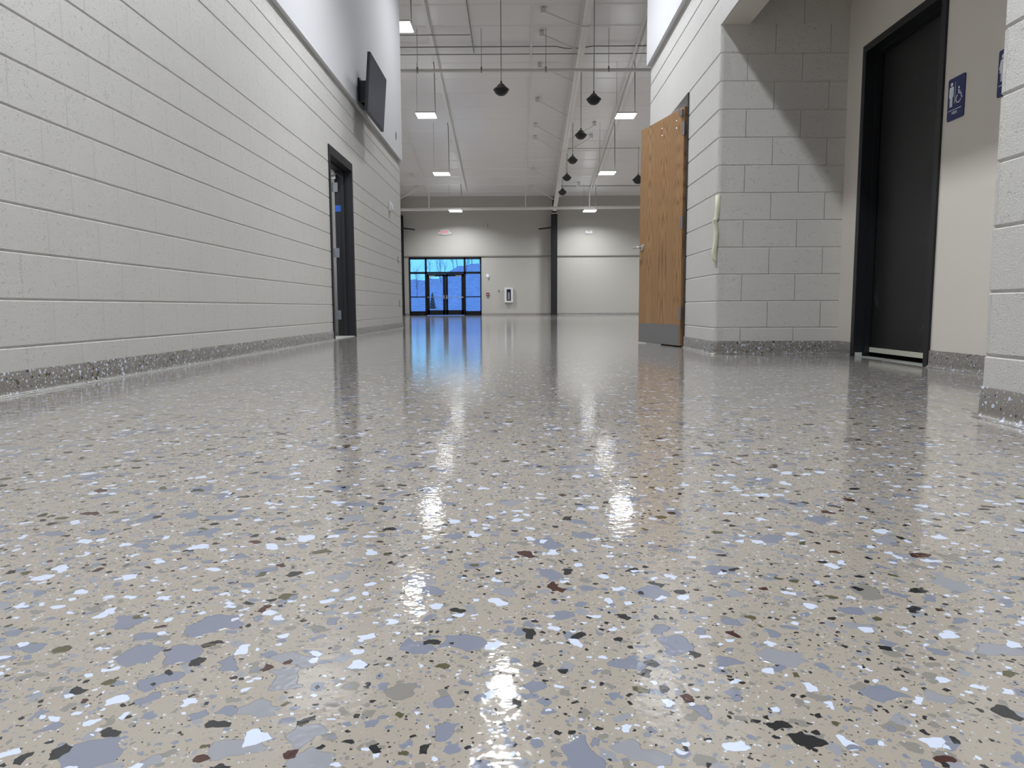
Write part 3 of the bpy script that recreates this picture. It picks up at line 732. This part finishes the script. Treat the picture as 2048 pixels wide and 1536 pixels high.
# ------------------------------------------------------------------ washroom signs: local x to the reader's right, local z up, face towards local -y
def disc(bm, cx, cz, r, y0, y1, seg=20): return poly(bm, [(cx+r*math.cos(2*PI*k/seg), cz+r*math.sin(2*PI*k/seg)) for k in range(seg)], y0, y1)
def stroke(bm, pts, w_, y0, y1):
    L_, R2 = [], []
    for i, (x, z) in enumerate(pts):
        a = pts[max(i-1, 0)]; b = pts[min(i+1, len(pts)-1)]; dx, dz = b[0]-a[0], b[1]-a[1]; l = math.hypot(dx, dz) or 1
        L_.append((x-dz/l*w_/2, z+dx/l*w_/2)); R2.append((x+dz/l*w_/2, z-dx/l*w_/2))
    for i in range(len(pts)-1): poly(bm, [L_[i], L_[i+1], R2[i+1], R2[i]], y0, y1)
def text(s, size, mat, parent, loc, font_ext=.0006):
    cu = bpy.data.curves.new('lettering', 'FONT'); cu.body = s; cu.size = size; cu.align_x = 'CENTER'; cu.align_y = 'CENTER'; cu.extrude = font_ext
    o = bpy.data.objects.new('lettering_outline', cu); C.objects.link(o); bpy.context.view_layer.update()
    me = bpy.data.meshes.new_from_object(o.evaluated_get(bpy.context.evaluated_depsgraph_get())); bpy.data.objects.remove(o)
    me.materials.clear(); me.materials.append(M[mat]); o = bpy.data.objects.new('lettering', me); C.objects.link(o); o.parent = parent
    o.rotation_euler = (PI/2, 0, 0); o.location = loc; return o
SY0, SY1 = -.0075, -.006
def wc_sign(label, y, z, men):
    t = thing('washroom_sign', label, 'sign', (XA, y, z), -PI/2)
    obj('plate', poly(B(), rrect(.155, .232, .012), -.006, 0), 'sign', t)
    bm = B(); cx = -.042
    disc(bm, cx, .083, .0105, SY0, SY1)
    if men:
        poly(bm, [(cx-.014, .069), (cx+.014, .069), (cx+.0195, .064), (cx+.0205, .012), (cx+.0145, .012), (cx+.0135, .052), (cx+.0125, .052), (cx+.0120, -.040), (cx+.0015, -.040), (cx+.0010, .008), (cx-.0010, .008), (cx-.0015, -.040), (cx-.0120, -.040), (cx-.0125, .052), (cx-.0135, .052), (cx-.0145, .012), (cx-.0205, .012), (cx-.0195, .064)], SY0, SY1)
    else:
        poly(bm, [(cx-.011, .069), (cx+.011, .069), (cx+.016, .064), (cx+.026, .022), (cx+.021, .020), (cx+.011, .052), (cx+.022, .004), (cx+.011, .004), (cx+.010, -.040), (cx+.0015, -.040), (cx+.001, .004), (cx-.001, .004), (cx-.0015, -.040), (cx-.010, -.040), (cx-.011, .004), (cx-.022, .004), (cx-.011, .052), (cx-.021, .020), (cx-.026, .022), (cx-.016, .064)], SY0, SY1)
    obj('figure', bm, 'signw', t)
    bm = B(); poly(bm, [(-.009, -.028), (-.0065, -.028), (-.0065, .088), (-.009, .088)], SY0, SY1); poly(bm, [(-.066, -.062), (.055, -.062), (.055, -.059), (-.066, -.059)], SY0, SY1)
    obj('divider', bm, 'signw', t)
    bm = B(); c0 = (.026, -.008); disc(bm, .026, .050, .0065, SY0, SY1, 14)
    stroke(bm, [(.0255, .040), (.0262, .018), (.046, .018), (.056, -.010), (.062, -.007)], .0062, SY0, SY1); stroke(bm, [(.026, .029), (.042, .029)], .0045, SY0, SY1)
    stroke(bm, [(c0[0]+.0225*math.cos(math.radians(a)), c0[1]+.0215*math.sin(math.radians(a))) for a in range(115, 350, 12)], .0045, SY0, SY1)
    obj('wheelchair_symbol', bm, 'signw', t)
    if men: text('MEN', .024, 'signw', t, (-.006, -.0066, -.078))
    return t
wc_sign('navy washroom sign with a man and a wheelchair symbol beside the dark door', 4.234, 1.522, True)
wc_sign('navy washroom sign at the right, almost hidden behind the near block wall', 3.80, 1.535, False)

# ------------------------------------------------------------------ tape on the block corner
bm = B(); rows = []
for (z, x, y, w_, dx) in ((1.205, XR+.004, YC+.006, .05, 0), (1.10, XR+.003, YC+.008, .05, 0), (1.035, XR-.004, YC+.004, .05, 0), (1.02, XR-.022, YC-.006, .052, 0), (1.0, XR-.012, YC+.002, .046, 0), (.93, XR-.004, YC-.004, .046, 0), (.85, XR-.012, YC-.012, .046, 0), (.78, XR-.022, YC-.016, .046, 0), (.73, XR-.020, YC-.020, .044, 0), (.705, XR-.006, YC-.022, .034, 0)):
    a = Vector((x-.006, y+w_*.55, z)); c_ = Vector((x+w_*.42, y-.012, z)); m0 = Vector((x-.004, y-.008, z))
    rows.append([bm.verts.new(v) for v in (a, m0, c_)])
for a, b in zip(rows, rows[1:]):
    for k in range(2): bm.faces.new((a[k], a[k+1], b[k+1], b[k]))
o = obj('masking_tape', bm, 'tape', None, True); tag(o, 'cream masking tape strip curling off the corner of the block wall', 'tape')
sm = o.modifiers.new('thick', 'SOLIDIFY'); sm.thickness = .0012

# ------------------------------------------------------------------ things on the far wall
YW = YF-.03
ex = thing('exit_sign', 'white exit sign with red letters above the glass doors', 'exit sign', (-3.66, YW, 4.24))
obj('housing', poly(B(), rrect(.46, .27, .08, 0, 0), -.06, 0), 'plastic', ex)
obj('face', poly(B(), rrect(.42, .22, .06, 0, 0), -.064, -.06), 'exitw', ex)
text('EXIT', .19, 'exit', ex, (0, -.066, 0), .002)
for s_ in (-1, 1): obj('lamp_head', lathe(B(), [(0, -.03), (.04, -.03), (.05, .02), (.0, .02)], 14, Matrix.Translation((s_*.29, -.05, -.04)) @ Matrix.Rotation(PI/2, 4, 'X')), 'plastic', ex)
em = thing('emergency_light', 'white emergency light on the far wall right of the black column', 'light', (3.72, YW, 4.20))
obj('housing', poly(B(), rrect(.38, .12, .05, 0, 0), -.06, 0), 'plastic', em)
for s_ in (-1, 1): obj('lamp_head', lathe(B(), [(0, -.03), (.045, -.03), (.055, .03), (.0, .03)], 14, Matrix.Translation((s_*.12, -.07, .05)) @ Matrix.Rotation(PI/2, 4, 'X')), 'plastic', em)
cm = thing('wall_camera', 'tiny white and grey device high on the far wall', 'camera', (-1.53, YW, 4.58))
obj('body', box(B(), -.05, .04, -.10, 0, -.07, .07, .01), 'plastic', cm); obj('lens', box(B(), .0, .05, -.11, -.02, -.06, .05, .01), 'greyp', cm)
bs = thing('strobe_alarm', 'white round alarm strobe right of the glass doors', 'alarm', (-1.48, YF, 2.02))
obj('plate', lathe(B(), [(0, .05), (.07, .05), (.1, .02), (.1, 0), (0, 0)], 20, Matrix.Rotation(PI/2, 4, 'X')), 'plastic', bs, True)
obj('strobe_lens', box(B(), -.03, .05, -.09, -.045, -.09, -.01, .008), 'signw', bs)
ps = thing('pull_station', 'small dark red pull station right of the glass doors', 'alarm', (-1.48, YF, 1.07))
obj('box', box(B(), -.08, .08, -.05, 0, -.07, .09, .006), 'red', ps); obj('pull_bar', box(B(), -.05, .05, -.07, -.05, -.02, .01, .004), 'plastic', ps); obj('key_plate', box(B(), -.03, .06, -.04, 0, -.15, -.07, .004), 'greyp', ps)
s2 = thing('wall_switch', 'small grey switch plate left of the white wall cabinet', 'switch', (-.90, YF, 1.24))
obj('plate', box(B(), -.04, .04, -.008, 0, -.065, .065, .002), 'greyp', s2); obj('toggle', box(B(), -.008, .008, -.02, -.008, -.012, .014, .002), 'black', s2)
cb = thing('wall_cabinet', 'white wall cabinet with a dark narrow window on the far wall', 'cabinet', (-.39, YF, 1.03))
obj('body', box(B(), -.22, .22, -.14, 0, -.38, .38, .012), 'plastic', cb)
obj('window', box(B(), -.11, .11, -.146, -.139, -.29, .30, .004), 'screen', cb)
bm = B(); lathe(bm, [(0, .2), (.02, .2), (.05, .16), (.055, -.2), (0, -.2)], 16, Matrix.Translation((.0, -.150, -.05)) @ Matrix.Scale(.12, 4, (0, 1, 0))); obj('extinguisher_shape', bm, 'greyp', cb, True)
